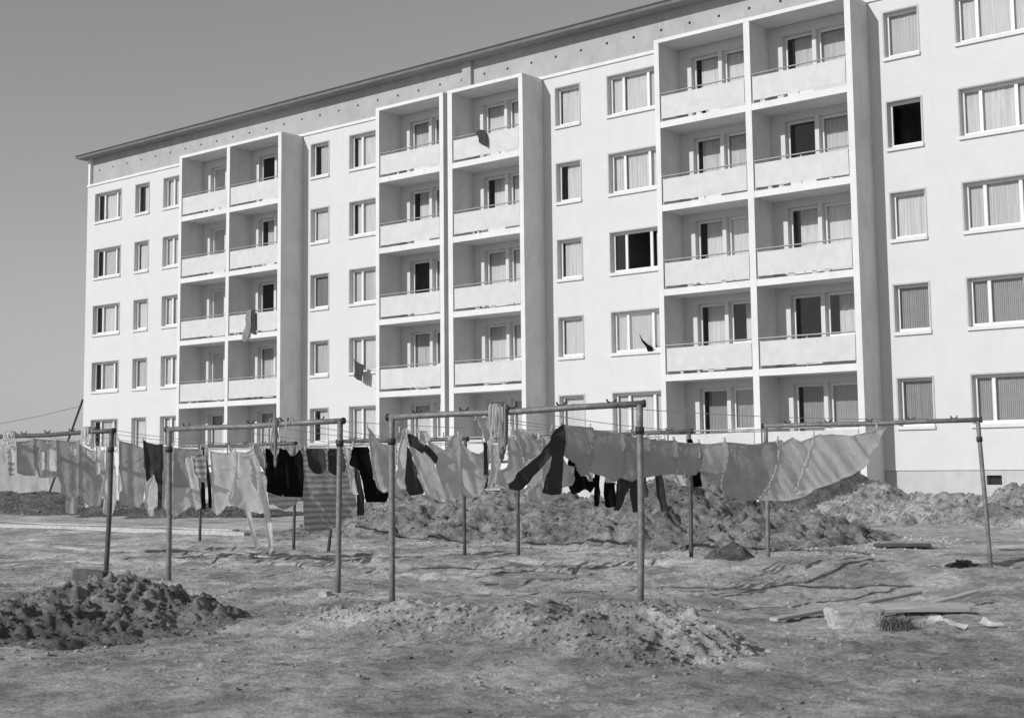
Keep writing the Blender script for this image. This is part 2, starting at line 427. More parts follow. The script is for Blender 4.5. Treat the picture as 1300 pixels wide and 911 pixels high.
GARMENTS = [
 ('sheet','thin pale sheet blown up to a point at the right end of the washing','sheet','white',3,0.55,[5.42,0.39,5.83,0.41,6.18,0.38,6.66,0.45,7.12,0.51,6.68,0.3,6.39,0.17,5.93,-0.08,5.2,-0.25,4.25,-0.41,4.64,-0.12,5.1,0.19],0),
 ('sheet','pale rumpled sheet billowing between the square grey cloth and the rightmost sheet','sheet','pale',3,0.5,[4.73,0.27,5.09,0.37,5.17,0.3,5.73,0.41,5.73,0.28,5.24,-0.04,4.78,-0.4,4.26,-0.47,3.78,-0.45,4.29,-0.12],0),
 ('sheet','large square grey sheet with rounded lower corners left of the blown sheets','sheet','mid',3,0.5,[3.73,0.3,4.25,0.27,4.87,0.32,4.72,-0.04,4.59,-0.32,4.39,-0.45,3.88,-0.47,3.53,-0.38,3.49,-0.28,3.62,0.01],0),
 ('nappy','light grey nappy with a ragged foot beside the large square sheet','nappy','light',3,0.5,[3.16,0.27,3.68,0.29,3.46,-0.09,3.23,-0.11,2.97,-0.07],0),
 ('nappy','grey nappy third from the large square sheet,above a small white rag','nappy','mid',3,0.5,[2.73,0.3,3.2,0.27,3.06,-0.06,2.97,-0.13,2.58,-0.12],0),
 ('nappy','grey nappy just right of the thick front post','nappy','mid',3,0.5,[2.22,0.33,2.72,0.3,2.57,-0.11,2.32,-0.12,2.07,-0.15],0),
 ('nappy','grey nappy hanging behind the thick front post','nappy','mid',3,0.5,[1.75,0.38,2.22,0.33,2.07,-0.13,1.79,-0.19,1.63,-0.14],0),
 ('nappy','grey nappy dipping low in the middle left of the thick front post','nappy','mid',3,0.5,[1.27,0.44,1.77,0.38,1.67,-0.09,1.49,-0.19,1.4,-0.14,1.12,-0.08],0),
 ('nappy','grey nappy with a long corner,first of the row beside the dark trousers','nappy','mid',3,0.5,[0.81,0.49,1.05,0.47,1.27,0.44,1.17,0.17,1.08,-0.1,0.96,-0.12,0.87,0.03,0.71,0.13],0),
 ('trousers','dark trousers flying on the wind with both legs spread','trousers','dark',3,0.52,[0.71,0.48,0.67,0.28,0.59,0.01,0.52,-0.31,0.4,-0.32,0.29,-0.29,0.35,-0.07,0.42,0.13,0.32,0.03,-0.0,-0.26,-0.17,-0.25,-0.2,-0.19,0.01,-0.02,0.26,0.13,0.43,0.28,0.56,0.41],0),
 ('shirt','pale grey shirt hanging low behind the legs of the dark trousers','shirt','light',3,0.38,[0.86,0.34,0.96,0.34,1.08,0.01,1.19,-0.01,1.1,-0.22,0.93,-0.24,0.88,-0.35,0.58,-0.42,0.34,-0.3,0.51,-0.23,0.7,-0.06],0),
 ('shirt','twisted crumpled pale shirt above the flying trouser leg','shirt','light',3,0.3,[0.75,0.42,0.91,0.44,1.02,0.31,1.15,0.33,1.12,0.21,0.97,0.11,0.8,0.03,0.83,0.17,0.77,0.3],0),
 ('stocking','small dark stocking between the twisted shirt and the knotted cloth','stocking','dark',3,0.27,[0.91,0.29,0.97,0.28,1.02,0.15,0.95,0.13,0.87,0.13],0),
 ('shirt','light grey shirt hanging below the knotted cloth of the front bar','shirt','light',3,0.24,[0.83,0.34,1.02,0.34,0.99,0.02,0.78,-0.17,0.48,-0.2,0.55,-0.07,0.71,0.0],0),
 ('underpants','black underpants hanging below the row of grey nappies','underpants','black',3,0.25,[1.86,0.34,1.94,0.34,2.0,-0.06,2.04,-0.12,2.29,-0.15,2.21,-0.28,2.14,-0.33,2.05,-0.28,1.97,-0.32,1.87,-0.34,1.82,-0.22],0),
 ('towel','small striped towel hanging below the row of nappies','towel','white',3,0.28,[1.79,0.34,1.9,0.34,1.69,-0.18,1.59,-0.18],1),
 ('stocking','narrow black stocking left of the black trousers','stocking','black',3,0.24,[2.31,0.34,2.41,0.34,2.37,-0.33,2.34,-0.49,2.27,-0.49,2.29,-0.34],0),
 ('trousers','black narrow trousers below the nappies,left of the pair with spread legs','trousers','black',3,0.22,[2.55,-0.22,2.63,-0.11,2.7,0.34,2.75,-0.12,2.7,-0.5,2.61,-0.52,2.55,-0.5],0),
 ('trousers','dark long johns with spread legs just left of the thick front post','trousers','dark',3,0.2,[2.88,0.34,3.07,0.34,3.26,0.34,3.23,-0.36,3.2,-0.58,3.06,-0.59,3.06,-0.45,3.03,-0.28,2.94,-0.41,2.83,-0.56,2.72,-0.55,2.8,-0.35],0),
 ('stocking','dark stocking hanging right behind the thick front post','stocking','dark',3,0.18,[3.43,0.34,3.5,0.34,3.46,-0.4,3.4,-0.42,3.37,-0.3],0),
 ('stocking','long dark stocking slanting right of the thick front post','stocking','dark',3,0.16,[3.76,0.34,3.89,0.34,3.91,-0.33,3.92,-0.59,3.83,-0.61,3.79,-0.37],0),
 ('rag','small white rag below the grey nappies near the back row post','rag','white',3,0.2,[3.69,0.34,3.82,0.34,3.67,-0.26,3.52,-0.27],0),
 ('rag','small black rag below the light nappy','rag','black',3,0.2,[4.36,0.34,4.47,0.34,4.53,-0.29,4.35,-0.3],0),
 ('shirt','pale shirt with a narrow rolled neck right of the tall second frame post','shirt','light',2,0.5,[1.87,0.57,1.92,0.52,2.0,0.34,2.14,0.3,2.29,0.4,2.15,-0.05,2.06,-0.24,1.88,-0.34,1.81,-0.25,1.78,-0.04,1.8,0.26],0),
 ('shirt','dark short sleeved shirt overlapped by the pale shirt','shirt','black',2,0.35,[2.01,0.3,2.26,0.3,2.3,0.04,2.43,-0.2,2.53,-0.36,2.48,-0.48,2.16,-0.47,2.12,-0.33,2.1,-0.16,2.05,-0.02,1.93,0.05],0),
 ('towel','long pale towel straight behind the tall front post','towel','pale',2,0.6,[2.13,0.52,2.23,0.55,2.26,0.48,2.12,0.35,1.97,0.06,1.83,-0.28,1.71,-0.3,1.69,-0.19,1.91,0.18],0),
 ('shirt','dark cloth pointed at the top between two pale garments','shirt','dark',2,0.62,[2.11,0.33,2.21,0.2,2.28,-0.05,2.34,-0.29,2.32,-0.36,2.1,-0.38,2.02,-0.26,2.06,0.06],0),
 ('jacket','dark jacket with one sleeve thrown out to the right','jacket','dark',2,0.7,[1.92,0.47,2.02,0.44,2.22,0.29,2.39,0.13,2.34,0.05,2.15,0.17,1.94,0.3],0),
 ('towel','long white towel slanting down with bright folded edges','towel','pale',2,0.66,[1.99,0.33,2.13,0.29,2.25,0.12,2.26,-0.07,2.27,-0.26,2.29,-0.43,2.17,-0.46,2.03,-0.42,1.93,-0.35,1.95,-0.07],0),
 ('shirt','light grey shirt with wide neck beside the white slanting towel','shirt','light',2,0.68,[2.3,0.4,2.42,0.31,2.54,0.23,2.72,0.44,2.88,0.45,2.74,0.01,2.7,-0.32,2.62,-0.42,2.39,-0.45,2.36,-0.16,2.33,0.05],0),
 ('vest','light grey tank top with deep round neck','vest','light',2,0.72,[2.75,0.45,2.78,0.32,2.85,0.22,2.95,0.18,3.06,0.22,3.19,0.41,3.28,0.4,3.27,0.29,3.14,0.08,3.03,-0.1,2.89,-0.36,2.69,-0.44,2.58,-0.33,2.63,0.03],0),
 ('underwear','white underwear hanging left of the dark strap','underwear','white',2,0.8,[2.94,0.31,3.12,0.31,2.93,0.02,2.6,-0.29,2.52,-0.3,2.75,0.02],0),
 ('strap','narrow dark strap between grey tank top and white underwear','strap','dark',2,0.78,[2.97,0.34,3.04,0.34,2.95,-0.3,2.88,-0.3],0),
 ('cloth','pale cloth pinned just under the front bar left of the knotted cloth','cloth','light',2,0.9,[2.55,0.67,2.78,0.69,2.73,0.51,2.67,0.37,2.58,0.33,2.57,0.51],0),
 ('trousers','brown grey trouser leg behind the dark short sleeved shirt','trousers','dark',2,0.2,[2.45,0.34,2.51,-0.2,2.56,-0.43,2.5,-0.67,2.38,-0.67,2.41,-0.38],0),
 ('towel','narrow white towel left of the dark short sleeved shirt','towel','white',2,0.2,[2.19,0.34,2.26,0.34,2.09,-0.36,2.0,-0.36],0),
 ('shorts','dark grey shorts right of the striped cloth top,next to the second post','shorts','dark',1,0.98,[3.6,0.32,3.87,0.31,3.87,-0.01,3.78,-0.1,3.68,-0.11,3.57,-0.03],0),
 ('shorts','dark grey shorts left of the second pair','shorts','dark',1,0.98,[3.2,0.32,3.51,0.32,3.52,-0.01,3.43,-0.09,3.32,-0.07,3.23,0.03],0),
 ('dress','large striped dress hanging low behind the two dark shorts','dress','mid',1,0.85,[3.42,0.34,3.65,0.34,3.93,0.34,4.31,0.34,4.29,-0.31,4.28,-0.59,4.13,-0.78,3.95,-0.94,3.69,-0.99,3.39,-1.0,3.37,-0.7],2),
 ('vest','black tank top beside the dark shorts','vest','black',1,0.99,[2.8,0.31,2.85,0.31,2.91,0.21,2.99,0.21,3.07,0.32,3.11,0.19,3.11,-0.13,3.1,-0.45,2.76,-0.43],0),
 ('vest','black tank top beside the pale white shirts','vest','black',1,0.99,[2.5,0.33,2.58,0.31,2.63,0.21,2.7,0.23,2.73,0.33,2.8,0.31,2.76,-0.43,2.59,-0.39,2.48,-0.35,2.47,-0.06],0),
 ('stocking','grey stocking curled up against the black tank top','stocking','mid',1,0.97,[2.34,0.35,2.41,0.41,2.47,0.29,2.53,0.12,2.51,-0.08,2.43,0.07,2.37,0.19],0),
 ('blouse','light patterned blouse hanging under the black tank tops','blouse','light',1,0.8,[2.84,0.34,3.35,0.34,3.34,-0.52,3.26,-0.58,3.09,-0.65,2.93,-0.57,2.84,-0.56],2),
 ('undershirt','broad white undershirt left of the black tank tops','undershirt','pale',1,0.9,[2.16,0.29,2.31,0.26,2.49,0.35,2.44,-0.03,2.56,-0.11,2.45,-0.6,2.34,-0.68,2.13,-0.62,1.87,-0.52,1.98,-0.29,2.08,-0.0],0),
 ('undershirt','long white undershirt with rounded hem beside the dark bundle','undershirt','pale',1,0.85,[1.86,0.3,2.03,0.26,2.25,0.27,2.12,-0.2,1.92,-0.58,1.77,-0.69,1.7,-0.62,1.78,-0.19],0),
 ('legwear','white narrow legwear slanting under the broad undershirt','legwear','white',1,0.8,[2.29,0.34,2.39,0.34,2.37,-0.87,2.4,-1.18,2.29,-1.21,2.29,-0.91],0),
 ('legwear','white narrow legwear hanging straight under the blouse','legwear','white',1,0.8,[2.66,0.34,2.74,0.34,2.65,-0.9,2.58,-1.23,2.49,-1.28,2.56,-0.92],0),
 ('trousers','black narrow trousers beside the long white undershirt','trousers','black',1,0.8,[1.93,0.34,1.98,-0.15,2.0,-0.42,2.01,-0.59,1.94,-0.6,1.94,-0.32],0),
 ('trousers','black narrow trousers beside the crumpled white rag','trousers','black',1,0.8,[1.85,0.34,1.9,0.34,1.9,-0.63,1.84,-0.6],0),
 ('scarf','crumpled patterned scarf hung in front of the grey sheet','scarf','light',1,0.82,[1.64,0.18,1.73,0.26,1.81,0.27,1.86,0.08,1.8,-0.19,1.72,-0.18,1.64,-0.03],2),
 ('rag','crumpled white rag below the grey sheet','rag','white',1,0.58,[1.96,0.34,2.14,0.34,2.1,-0.58,1.98,-0.63,1.97,-0.45],0),
 ('sheet','dull grey sheet right of the narrow post with square corners','sheet','mid',1,0.62,[1.78,0.37,2.04,0.35,2.34,0.36,2.29,-0.29,2.0,-0.28,1.73,-0.27],0),
 ('sheet','pale sheet drooping below the dull grey sheet','sheet','light',1,0.55,[1.84,0.34,2.15,0.34,2.14,-0.55,1.94,-0.68,1.8,-0.74],0),
 ('sheet','narrow light grey sheet squeezed between dark trousers and narrow post','sheet','light',1,0.6,[1.64,0.41,1.8,0.39,1.7,-0.7,1.61,-0.68,1.54,-0.55],0),
 ('trousers','dark long trousers pinned by the waistband left of the narrow post','trousers','dark',1,0.62,[1.29,0.5,1.37,0.44,1.5,0.41,1.6,0.42,1.59,-0.17,1.55,-0.6,1.5,-0.63,1.48,-0.24,1.44,-0.06,1.33,-0.19,1.3,0.12],0),
 ('towel','pale pointed towel in front of the dark long trousers','towel','pale',1,0.625,[1.35,-0.04,1.37,-0.16,1.39,-0.23,1.33,-0.55,1.24,-0.6,1.16,-0.61,1.15,-0.48,1.24,-0.21],0),
 ('sheet','wide grey sheet left of the dark long trousers','sheet','mid',1,0.55,[1.04,0.49,1.26,0.45,1.43,0.35,1.41,-0.19,1.38,-0.5,1.31,-0.58,1.18,-0.54,1.01,-0.54],0),
 ('rag','white bit of cloth under the wide grey sheet','rag','white',1,0.5,[1.4,0.34,1.53,0.34,1.5,-0.7,1.4,-0.71],0),
 ('shirt','long white ruffled shirt beside the left post','shirt','white',1,0.42,[1.08,0.4,1.18,0.35,1.16,-0.03,1.09,-0.52,0.98,-0.71,0.86,-0.64,0.91,-0.47,0.89,-0.29,0.98,-0.09],0),
 ('cloth','small white pointed cloth right of the left post','cloth','white',1,0.5,[1.06,0.07,1.07,-0.08,1.07,-0.29,0.99,-0.35],0),
 ('sheet','grey sheet behind the ruffled white shirt','sheet','mid',1,0.3,[0.88,0.46,1.11,0.33,1.27,0.3,1.28,-0.16,1.19,-0.56,1.01,-0.56,0.85,-0.38],0),
 ('sheet','grey sheet in the middle of the far left washing','sheet','mid',1,0.22,[0.66,0.53,1.04,0.49,1.03,-0.03,1.0,-0.43,0.79,-0.38,0.67,-0.07],0),
 ('sheet','grey sheet with white pegs at the far left washing','sheet','mid',1,0.15,[0.43,0.55,0.78,0.53,0.81,-0.1,0.52,-0.1,0.44,0.11],0),
 ('sheet','grey sheet next to the white towel at the left edge','sheet','mid',1,0.1,[0.25,0.5,0.52,0.54,0.55,-0.07,0.39,-0.06,0.26,-0.02],0),
 ('towel','white towel with straight edges near the left edge','towel','white',1,0.2,[-0.04,0.42,0.06,0.42,0.05,0.16,-0.05,0.15],0),
 ('cloth','patterned cloth under the white towel near the left edge','cloth','light',1,0.2,[-0.07,0.34,0.04,0.34,0.04,-0.05,-0.05,-0.06],2),
 ('cloth','pale ragged cloth cut by the left edge of the picture','cloth','light',1,0.12,[-0.2,0.43,0.02,0.46,0.04,0.19,-0.01,0.11,-0.18,0.09],0),
 ('sheet','pale sheet bulging low at the far left above the dark earth bank','sheet','pale',0,0.8,[1.3,0.3,1.69,0.3,1.82,0.3,1.97,0.3,2.14,0.3,2.3,0.3,2.38,-0.11,2.37,-0.33,2.21,-0.33,1.98,-0.36,1.86,-0.37,1.71,-0.32,1.3,-0.31],0),
 ('towel','striped tea towel hanging below the far left sheets','towel','light',0,0.85,[2.51,0.3,2.67,0.3,2.67,-0.39,2.51,-0.4],1),
 ('apron','mid grey apron with white strings hanging lowest at the far left','apron','mid',0,0.9,[2.53,0.3,2.75,0.3,2.74,-0.73,2.65,-0.75,2.52,-0.72],0),
 ('towel','narrow pale towel right of the lowest hanging apron','towel','light',0,0.9,[2.75,0.3,2.84,0.3,2.85,-0.42,2.76,-0.4],0),
 ('rag','crumpled white rag above the ground at the far left','rag','white',0,0.95,[2.7,0.3,2.78,0.3,2.8,-0.6,2.71,-0.64],0),
 ('bonnet','small white bonnet pinned in front of the grey sheets','bonnet','white',1,0.3,[0.75,0.36,0.86,0.36,0.83,0.27,0.78,0.23,0.75,0.27],0),
 ('frilled_cloth','pale frilled valance pinned in front of the building corner','frilled cloth','pale',1,0.34,[0.89,0.35,1.05,0.33,1.2,0.34,1.17,0.2,1.08,0.22,1.0,0.15,0.89,0.26],0),
 ('towel','tiny pale towel strip in front of the far left grey sheets','towel','white',1,0.27,[0.31,0.32,0.38,0.32,0.35,0.03,0.27,0.02],0),
 ('bright_fold','narrow white strip added as the bright fold between the two white undershirts','bright_fold','white',1,0.93,[2.09,0.28,2.16,0.28,2.05,-0.12,1.99,-0.18,2.0,-0.05],0),  # added white strip: the bright fold between the undershirts put in as colour
 ('cloth','bright narrow cloth left of the second front post','cloth','white',1,0.72,[1.36,0.08,1.42,0.09,1.34,-0.31,1.28,-0.38],0),
 ('baby_straps','pair of white baby straps above the light grey wide-necked shirt','baby straps','white',2,0.75,[2.38,0.43,2.48,0.43,2.34,0.24,2.3,0.24],0),
 ('bib','little pale bib between dark jacket and wide-necked shirt','bib','white',2,0.74,[2.02,0.5,2.15,0.5,2.15,0.39,1.99,0.29,1.94,0.35],0),
 ('cloth','little white triangular cloth above the black narrow trousers','cloth','white',3,0.3,[2.03,0.02,2.08,0.01,1.94,-0.2,1.8,-0.2],0),
 ('cloth','small white cloth between trouser leg and black underpants','cloth','white',3,0.31,[1.24,-0.01,1.32,-0.01,1.21,-0.19,1.1,-0.22],0),
 ('cloth','narrow white cloth hanging right of the grey sheet behind the ruffled shirt','cloth','white',1,0.44,[0.88,0.4,0.96,0.39,0.89,-0.03,0.81,-0.07],0),
 ('vest','small pale vest in front of the first grey sheets','vest','pale',1,0.33,[0.34,0.44,0.41,0.42,0.46,0.44,0.45,0.17,0.42,0.0,0.29,0.02],0),
]

# ------------------------------------------------------------------ laundry frames, lines and washing
# footprints: front-left, front-right, back-left, back-right post; heights of the bar ends
FR = {0: ((-26.0, -27.2), (-23.0, -27.3), (-23.5, -21.0), (-20.03, -21.5)),
      1: ((-21.3, -27.0), (-17.8, -27.1), (-19.0, -21.6), (-15.9, -21.3)),
      2: ((-15.55, -27.64), (-12.57, -27.36), (-14.72, -21.3), (-11.44, -21.2)),
      3: ((-11.11, -27.9), (-8.45, -26.9), (-10.36, -20.8), (-7.44, -19.7))}
TOPZ = {0: (.52, .55, .48, .48), 1: (.57, .59, .49, .48), 2: (.55, .58, .47, .50), 3: (.57, .65, .56, .59)}
LEAN = {0: (0, 0, 0, 0), 1: (0, .10, .32, .03), 2: (-.03, .04, .03, .02), 3: (0, .05, .03, -.10)}
def frame(fs, row, label, dark):
    i, j = (0, 1) if row == 'front' else (2, 3)
    a, b = FR[fs][i], FR[fs][j]; za, zb = TOPZ[fs][i], TOPZ[fs][j]
    A = Vector((a[0] + LEAN[fs][i], a[1], za)); B = Vector((b[0] + LEAN[fs][j], b[1], zb))
    o = empty('laundry_frame', (a[0], a[1], -1.5)); tag(o, label, 'laundry frame', 'steel pipe laundry frames')
    m = M['pipe_dark'] if dark else M['pipe']
    def pt(name, bm, mm, p=o):
        x = obj(name, bm, mm, None, True); x.parent = p
        x.location = -Vector((a[0], a[1], -1.5)) if p is o else Vector((0, 0, 0)); return x
    d = (B - A).normalized(); side = Vector((-d.y, d.x, 0))
    r0 = .036 if row == 'front' else .031
    for P, q in ((A, a), (B, b)):
        bm = bmesh.new(); base = Vector((q[0], q[1], -1.75)); top = P - Vector((0, 0, .02))
        mid = base.lerp(top, .5) + Vector((random.uniform(-.015, .015), random.uniform(-.015, .015), 0))
        elbow = base.lerp(top, .93)
        tube(bm, [base, base.lerp(mid, .5), mid, mid.lerp(elbow, .5), elbow, top + Vector((0, 0, .012))], r0, 12)
        post = pt('post', bm, m)
        bm = bmesh.new(); tube(bm, [base.lerp(top, .875), base.lerp(top, .905)], r0 + .012, 12)
        pt('clamp', bm, M['hook'], post)
    bm = bmesh.new(); tube(bm, [A - d * .05, A.lerp(B, .25), A.lerp(B, .5) - Vector((0, 0, .012)), A.lerp(B, .75), B + d * .05], .034, 12)
    bar = pt('crossbar', bm, m)
    for e, s in ((A - d * .05, -1), (B + d * .05, 1)):
        bm = bmesh.new(); tube(bm, [e - d * .015 * s, e + d * .012 * s], .042, 12); pt('end_cap', bm, M['hook'], bar)
    for n in range(5):
        c = A.lerp(B, (n + .55) / 5.1) + Vector((0, 0, .018))
        bm = bmesh.new()
        pts = [c + d * (.044 * math.cos(t)) + side * (.02 * math.cos(t)) + Vector((0, 0, .05 - .042 * math.sin(t))) for t in [math.pi * k / 8 for k in range(9)]]
        tube(bm, pts, .0105, 6); tube(bm, [c + Vector((0, 0, .02)), c - Vector((0, 0, .02))], .014, 6)
        pt('hook', bm, M['hook'])
    return o
frame(1, 'front', 'front laundry frame at the left edge with a tangle of white cords on its bar', True)
frame(2, 'front', 'second front laundry frame with dark left post and a rope bundle hanging on its bar', False)
frame(3, 'front', 'largest front laundry frame with thick lighter posts and a knotted cloth over its bar', False)
frame(0, 'back', 'laundry frame of the back row farthest left, one post below the dull grey sheet', True)
frame(1, 'back', 'laundry frame of the back row behind the dark short sleeved shirt', True)
frame(2, 'back', 'laundry frame of the back row behind the grey nappies', True)
frame(3, 'back', 'laundry frame standing alone at the right with a long level bar', False)

def lerp2(a, b, t): return (a[0] + (b[0] - a[0]) * t, a[1] + (b[1] - a[1]) * t)
def line_ends(fs, t):
    f = FR[fs]; z = TOPZ[fs]
    a = lerp2(f[0], f[1], t); b = lerp2(f[2], f[3], t)
    return (Vector((a[0], a[1], z[0] + (z[1] - z[0]) * t)), Vector((b[0], b[1], z[2] + (z[3] - z[2]) * t)))
LNAMES = {0: 'far left laundry frames', 1: 'left laundry frames', 2: 'second pair of laundry frames', 3: 'right pair of laundry frames'}
for fs, ts in ((0, (.88,)), (1, (.13, .3, .6, .82, .97)), (2, (.2, .5, .68, .86)), (3, (.2, .27, .5, .75))):
    for n, t in enumerate(ts):
        A, B = line_ends(fs, t); L = (B - A).length
        sag = .22 if (fs, t) not in ((3, .75), (2, .86)) else .06
        bm = bmesh.new()
        pts = []
        for k in range(25):
            f = k / 24; p = A.lerp(B, f); p.z += .04 - sag * 4 * f * (1 - f); pts.append(p)
        tube(bm, pts, .0042, 5)
        o = obj('clothes_line', bm, M['rope'], None, True)
        tag(o, 'thin clothes line strung between the ' + LNAMES[fs], 'clothes line', 'clothes lines of the ' + LNAMES[fs])

TILT = dict(white=.75, pale=.65, light=.38, mid=.22, dark=.15, black=.12)   # how far the wind lifts each kind of cloth
def cloth(name, label, cat, tone, fs, t, flat, pat):
    A, B = line_ends(fs, t); e = Vector((B.x - A.x, B.y - A.y, 0)).normalized()
    pts = [(flat[i], flat[i + 1]) for i in range(0, len(flat), 2)]
    # soften the outline once
    sm = []; n = len(pts)
    for i in range(n):
        a, b = pts[i], pts[(i + 1) % n]; q = .07 if name in ('sheet', 'nappy', 'towel') else .09
        sm += [(a[0] + (b[0] - a[0]) * q, a[1] + (b[1] - a[1]) * q), (a[0] + (b[0] - a[0]) * (1 - q), a[1] + (b[1] - a[1]) * (1 - q))]
    bm = bmesh.new(); bm.faces.new([bm.verts.new((x, 0, z)) for x, z in sm])
    xs = [p[0] for p in sm]; zs = [p[1] for p in sm]; x0, x1, z0, z1 = min(xs), max(xs), min(zs), max(zs)
    st = .024
    def span(z):
        z = min(max(z, z0 + .004), z1 - .004); c = []
        for i in range(len(sm)):
            (xa, za), (xb, zb) = sm[i], sm[(i + 1) % len(sm)]
            if (za - z) * (zb - z) < 0: c.append(xa + (xb - xa) * (z - za) / (zb - za))
        c.sort(); return c or [x0, x1]
    for ax, lo, hi in ((0, x0, x1), (2, z0, z1)):
        v = lo + st * .7
        while v < hi - .004:
            co = [0, 0, 0]; co[ax] = v; no = [0, 0, 0]; no[ax] = 1
            bmesh.ops.bisect_plane(bm, geom=bm.verts[:] + bm.edges[:] + bm.faces[:], plane_co=co, plane_no=no, dist=.0005)
            v += st
    bmesh.ops.triangulate(bm, faces=bm.faces)
    HEM = .035 if TONE[tone] > .2 else .015
    CA = .016 if name in ('sheet', 'nappy') else .034; KT = TILT[tone]
    W = x1 - x0; H = z1 - z0; ph = random.random() * 50
    amp = .008 + .012 * W if W > .35 else .012; wl = max(.13, min(.5, W / 1.7))
    for v in bm.verts:
        x, z = v.co.x, v.co.z; dn = (z1 - z) / max(H, .05)
        f = math.sin(2 * math.pi * x / wl + ph + 1.6 * noise.noise(Vector((x * 2, z * 1.6, ph))))
        f2 = noise.noise(Vector((x * 5 + ph, z * 2.2, 3)))
        f3 = noise.noise(Vector((x * 11, z * 9 + ph, 8)))
        bil = math.sin(math.pi * min(1, dn)) * .9
        sh = (x - x0) + .35 * dn * (x - (x0 + x1) / 2)
        cr = 1.6 * noise.noise(Vector((sh * (8 if W < .45 else 6), z * 1.1, ph)))
        cr2 = 1 - 2.4 * abs(noise.noise(Vector((sh * 3 + z * 4, z * 3 - sh * 2, ph + 9))))
        v.co.y = -(amp * (.3 + .6 * dn) * f * (.5 + noise.noise(Vector((x * 1.1, z, ph + 5)))) + CA * cr * (.5 + .5 * dn) + .35 * CA * cr2 + .10 * (x - (x0 + x1) / 2) + .005 * f3 + .07 * min(W, .8) * bil) - KT * (.45 - z)
        ed = min([x1] + [c for c in span(z) if c > x - .001], key=lambda c: c - x) if True else x1
        lf = max([x0] + [c for c in span(z) if c < x + .001])
        v.co.y += -HEM * math.exp(-max(0, ed - x) / .022) + .5 * HEM * math.exp(-max(0, x - lf) / .022) - .35 * HEM * math.exp(-max(0, z - z0) / .03)
        if name in ('nappy', 'sheet'): v.co.z -= .018 * math.sin(math.pi * (x - x0) / max(W, .05)) * max(0, 1 - (z1 - z) / .25)
    o = obj(name, bm, cmat(tone, pat), None, True, (A.x, A.y, 0))
    o.rotation_euler = (0, 0, math.atan2(e.y, e.x))
    tag(o, label, cat)
    top = sorted([p for p in pts if p[1] > z1 - .14], key=lambda p: p[0])
    return o, A, e, top
peg0 = None
def peg(p, rz):
    global peg0
    if peg0 is None:
        bm = bmesh.new()
        box(bm, -.007, .007, -.011, -.003, -.045, .035, .002); box(bm, -.007, .007, .003, .011, -.045, .035, .002)
        box(bm, -.006, .006, -.003, .003, -.002, .012)
        peg0 = obj('clothes_peg', bm, M['peg']); o = peg0
    else:
        o = peg0.copy(); COL.objects.link(o)
    o.location = p; o.rotation_euler = (random.uniform(-.25, .25), random.uniform(-.2, .2), rz)
    tag(o, 'small pale wooden peg clipping washing to a line', 'clothes peg', 'wooden pegs along the clothes lines')
for g in GARMENTS:
    o, A, e, top = cloth(*g)
    if len(top) >= 1 and g[6][1] > -1:
        use = [top[0], top[-1]] if len(top) > 1 and top[-1][0] - top[0][0] > .12 else [top[0]]
        for sx, sz in use:
            if sz > .15 : peg((A.x + e.x * sx + e.y * TILT[g[3]] * (.45 - sz), A.y + e.y * sx - e.x * TILT[g[3]] * (.45 - sz), sz + .012), math.atan2(e.y, e.x))

# bundles hanging on the bars
def hang(name, label, cat, fs, fr, strands, mt, rad, spread, drop, seed, row=0):
    rr = random.Random(seed); z = TOPZ[fs]; f = FR[fs]
    p = lerp2(f[row], f[row + 1], fr); zz = z[row] + (z[row + 1] - z[row]) * fr
    d = Vector((f[row + 1][0] - f[row][0], f[row + 1][1] - f[row][1], 0)).normalized(); sd = Vector((-d.y, d.x, 0))
    bm = bmesh.new()
    for k in range(strands):
        x = rr.uniform(-spread, spread); L = drop * rr.uniform(.45, 1); w = rr.uniform(.3, .9) * spread; c = Vector((p[0], p[1], zz))
        pts = []
        for i in range(15):
            t = i / 14
            ang = -math.pi / 2 + math.pi * t
            hor = x + w * math.sin(ang) * (.5 + .5 * math.sin(math.pi * t))
            dep = -L * (math.sin(math.pi * t) ** .8)
            q = c + d * hor + sd * (-.055 + .03 * math.sin(5 * t + k)) + Vector((0, 0, .05 + dep)); pts.append(q)
        tube(bm, pts, rad * rr.uniform(.7, 1.25), 6)
        # loop over the top of the bar
        q0, q1 = pts[0], pts[-1]
        tube(bm, [q0, q0 + Vector((0, 0, .03)) + sd * .04, q0 + sd * .1 + Vector((0, 0, -.02)), q0 + sd * .11 - Vector((0, 0, .08))], rad, 6)
    o = obj(name, bm, mt, None, True); tag(o, label, cat); return o
hang('cord_bundle', 'tangle of white cords and straps looped over the bar at the far left', 'cord bundle', 1, .2, 11, cmat('white', 0), .009, .12, .26, 4)
hang('cord_bundle', 'white cords looped over the bar end right beside the left post', 'cord bundle', 1, .86, 8, cmat('white', 0), .009, .10, .30, 9)
hang('rope_bundle', 'dark knotted rope bundle tied to the middle of the second front bar', 'rope', 2, .66, 6, cmat('mid', 0), .009, .05, .62, 5)
hang('shopping_net', 'thin wire loop hanging from the second front bar by the black tank tops', 'wire loop', 2, .76, 2, M['rope'], .004, .11, .30, 12)
hang('knotted_cloth', 'grey and pale cloths knotted over the middle of the largest front bar', 'knotted cloth', 3, .45, 26, cmat('light', 0), .011, .055, .40, 6)
hang('knotted_cloth', 'long light grey rag trailing from the knot on the largest front bar', 'rag', 3, .475, 16, cmat('mid', 0), .012, .04, .62, 8)

